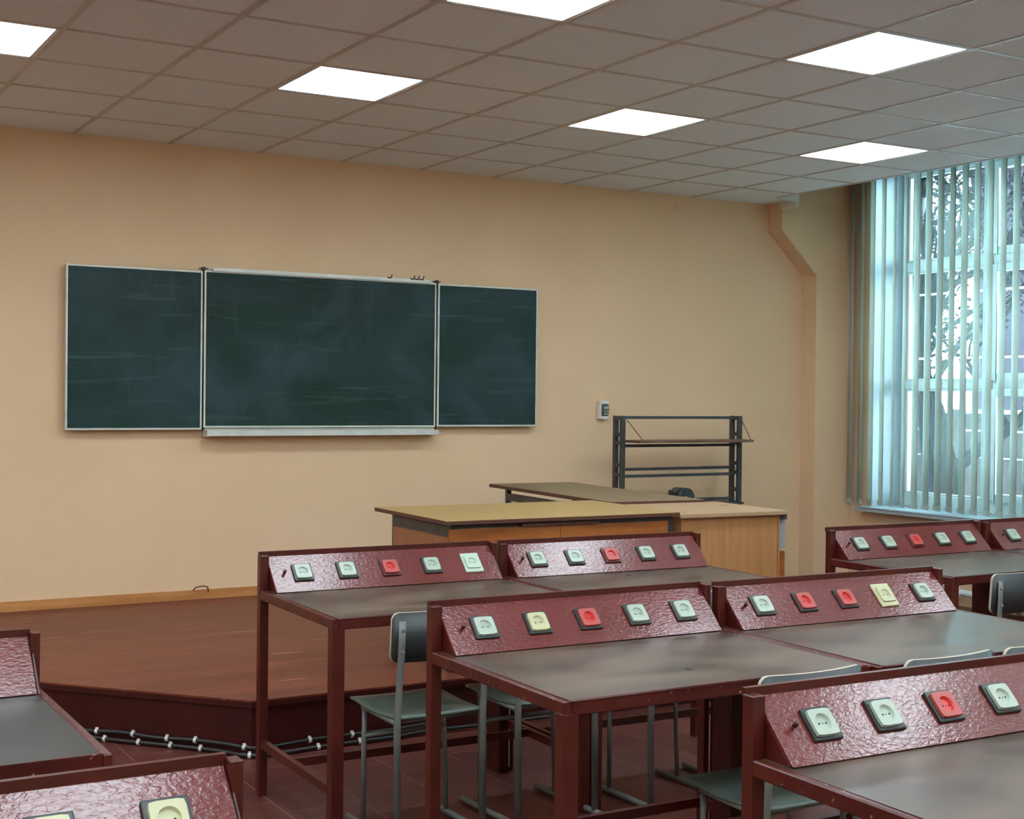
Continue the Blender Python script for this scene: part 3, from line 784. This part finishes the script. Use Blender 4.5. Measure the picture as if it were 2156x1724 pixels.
# device on the lower shelf
t = thing('metal_device', 'small dark green rounded device behind the lengthwise desk, inside the rack', 'device', (4.28, -.42, .758))
m = MB(); n = 12; prof = [(.09, 0), (.095, .02), (.085, .045), (.05, .062), (0, .068)]
V = []; F = []
for r_, z in prof:
    for k in range(n * 2): V.append((r_ * 1.1 * math.cos(PI * k / n), r_ * .75 * math.sin(PI * k / n), z))
for i in range(len(prof) - 1):
    for k in range(2 * n): F.append((i * 2 * n + k, i * 2 * n + (k + 1) % (2 * n), (i + 1) * 2 * n + (k + 1) % (2 * n), (i + 1) * 2 * n + k))
m.add(V, F, 0, True); m.add(V, [tuple(range(2 * n))[::-1]]); m.build('base', 'black', t)
m = MB(); m.tube([(.07, -.06, .055), (.07, .08, .055)], .06, 20).tube([(.07, -.075, .055), (.07, -.055, .055)], .045, 20); m.build('drum', 'device', t)
MB().box(.05, .15, -.05, .07, .0, .07).box(-.03, .05, -.02, .05, .06, .10).build('housing', 'device', t, bevel=.012)
MB().tube([(.045, -.062, .045), (.045, -.078, .045)], .011, 12).build('knob', 'white_trim', t)

# ------------------------------------------------------------------ outdoors
struct(MB().box(7.0, 60, -40, 60, -1.2, -1.0).build('ground', 'snow'))
t = thing('brick_building', 'purple-brown brick building outside beyond the right half of the window', 'building', (19.0, 9.6, -1.0))
MB().box(0, 8, -9.6, 0, 0, 12).build('wall', 'brick', t)
MB().box(-.3, 8.3, -9.9, .3, 12, 12.4).build('roof', 'fence', t)
for k in range(1):
    for l in range(2):
        f = MB().box(-.04, .02, -8.8, -7.3, 5.2 + 3.3 * l, 7.0 + 3.3 * l).build('window', 'frame', t)
        MB().box(-.05, -.04, -8.7, -7.4, 5.3 + 3.3 * l, 6.9 + 3.3 * l).build('pane', 'black', f)
t = thing('fence', 'weathered grey-brown board fence outside below the middle of the window', 'fence', (14.0, 0, -1.0))
MB().box(0, .05, -12, 30, 0, 2.36).build('fence_panel', 'fence', t)
MB().box(-.06, 0, -12, 30, 2.34, 2.40).box(-.04, 0, -12, 30, 2.08, 2.11).box(-.04, 0, -12, 30, 1.7, 1.72).build('fence_rail', 'pipe_paint', t)
for k in range(12):
    MB().box(-.10, 0, -10 + 3.1 * k, -9.88 + 3.1 * k, 0, 2.40).build('fence_post', 'fence', t)
for z, lab in ((2.62, 'upper thin white pipe crossing outside the window'), (1.96, 'lower thin white pipe crossing outside the window')):
    m = MB(); m.tube([(0, -6, 0), (0, 9, 0)], .011, 8)
    for yy in (-6, 9): m.tube([(0, yy, 0), (0, yy, -z - 1.0)], .02, 6)
    tag(m.build('outdoor_pipe', 'pipe_paint', loc=(9.0, 0, z)), lab, 'pipe', 'thin pipes outside the window')
# trees
def tree(x, y, seed, label, lean=(0, 0), hgt=7., leaves=2600, spread=2.4):
    rnd = random.Random(seed); t = thing('tree', label, 'tree', (x, y, -1.0), 0, 'winter trees outside')
    m = MB(); ends = []
    def branch(p, d, L, r, lv):
        pts = [p]; n = 5; q = p.copy(); dd = d.copy()
        for k in range(n):
            dd = (dd + Vector((rnd.uniform(-.18, .18), rnd.uniform(-.18, .18), rnd.uniform(-.05, .16)))).normalized(); q = q + dd * L / n; pts.append(q.copy())
        m.tube(pts, r, 6 if lv > 1 else 9, rr=[r * (1 - .55 * k / n) for k in range(n + 1)], caps=False)
        if lv >= 3: ends.extend(pts[2:])
        if lv >= 4: return
        for k in range(4 if lv < 2 else 3):
            i = rnd.randint(2, n); b = Vector((rnd.uniform(-1, 1), rnd.uniform(-1, 1), rnd.uniform(-.2, .8))).normalized()
            branch(pts[i].copy(), (dd * .6 + b * .8).normalized(), L * rnd.uniform(.55, .75), r * .5, lv + 1)
    branch(Vector((0, 0, 0)), Vector((lean[0], lean[1], 1)).normalized(), hgt * .55, .17, 0)
    branch(Vector((.1, .1, 1.0)), Vector((lean[0] - .25, lean[1] + .35, 1)).normalized(), hgt * .5, .12, 1)
    m.build('trunk', 'bark', t)
    f = MB()
    for k in range(leaves):
        e = rnd.choice(ends) + Vector((rnd.gauss(0, .16), rnd.gauss(0, .16), rnd.gauss(0, .16)))
        a = Vector((rnd.uniform(-1, 1), rnd.uniform(-1, 1), rnd.uniform(-1, 1))).normalized(); b = a.orthogonal().normalized(); s_ = rnd.uniform(.03, .07)
        f.add([e - a * s_, e + b * s_ * .6, e + a * s_, e - b * s_ * .6], [(0, 1, 2, 3)])
    f.build('foliage', 'leaf', t)
tree(11.6, 3.6, 3, 'bare tree with dry leaves nearest the window', (-.05, -.15), 7.5, 5200)
tree(14.8, 8.2, 8, 'farther tree with dry leaves seen through the left window panes', (.05, .1), 8.5, 5200)
tree(12.9, 6.6, 21, 'slim tree between the other two outside the window', (0, -.1), 7.0, 3600)
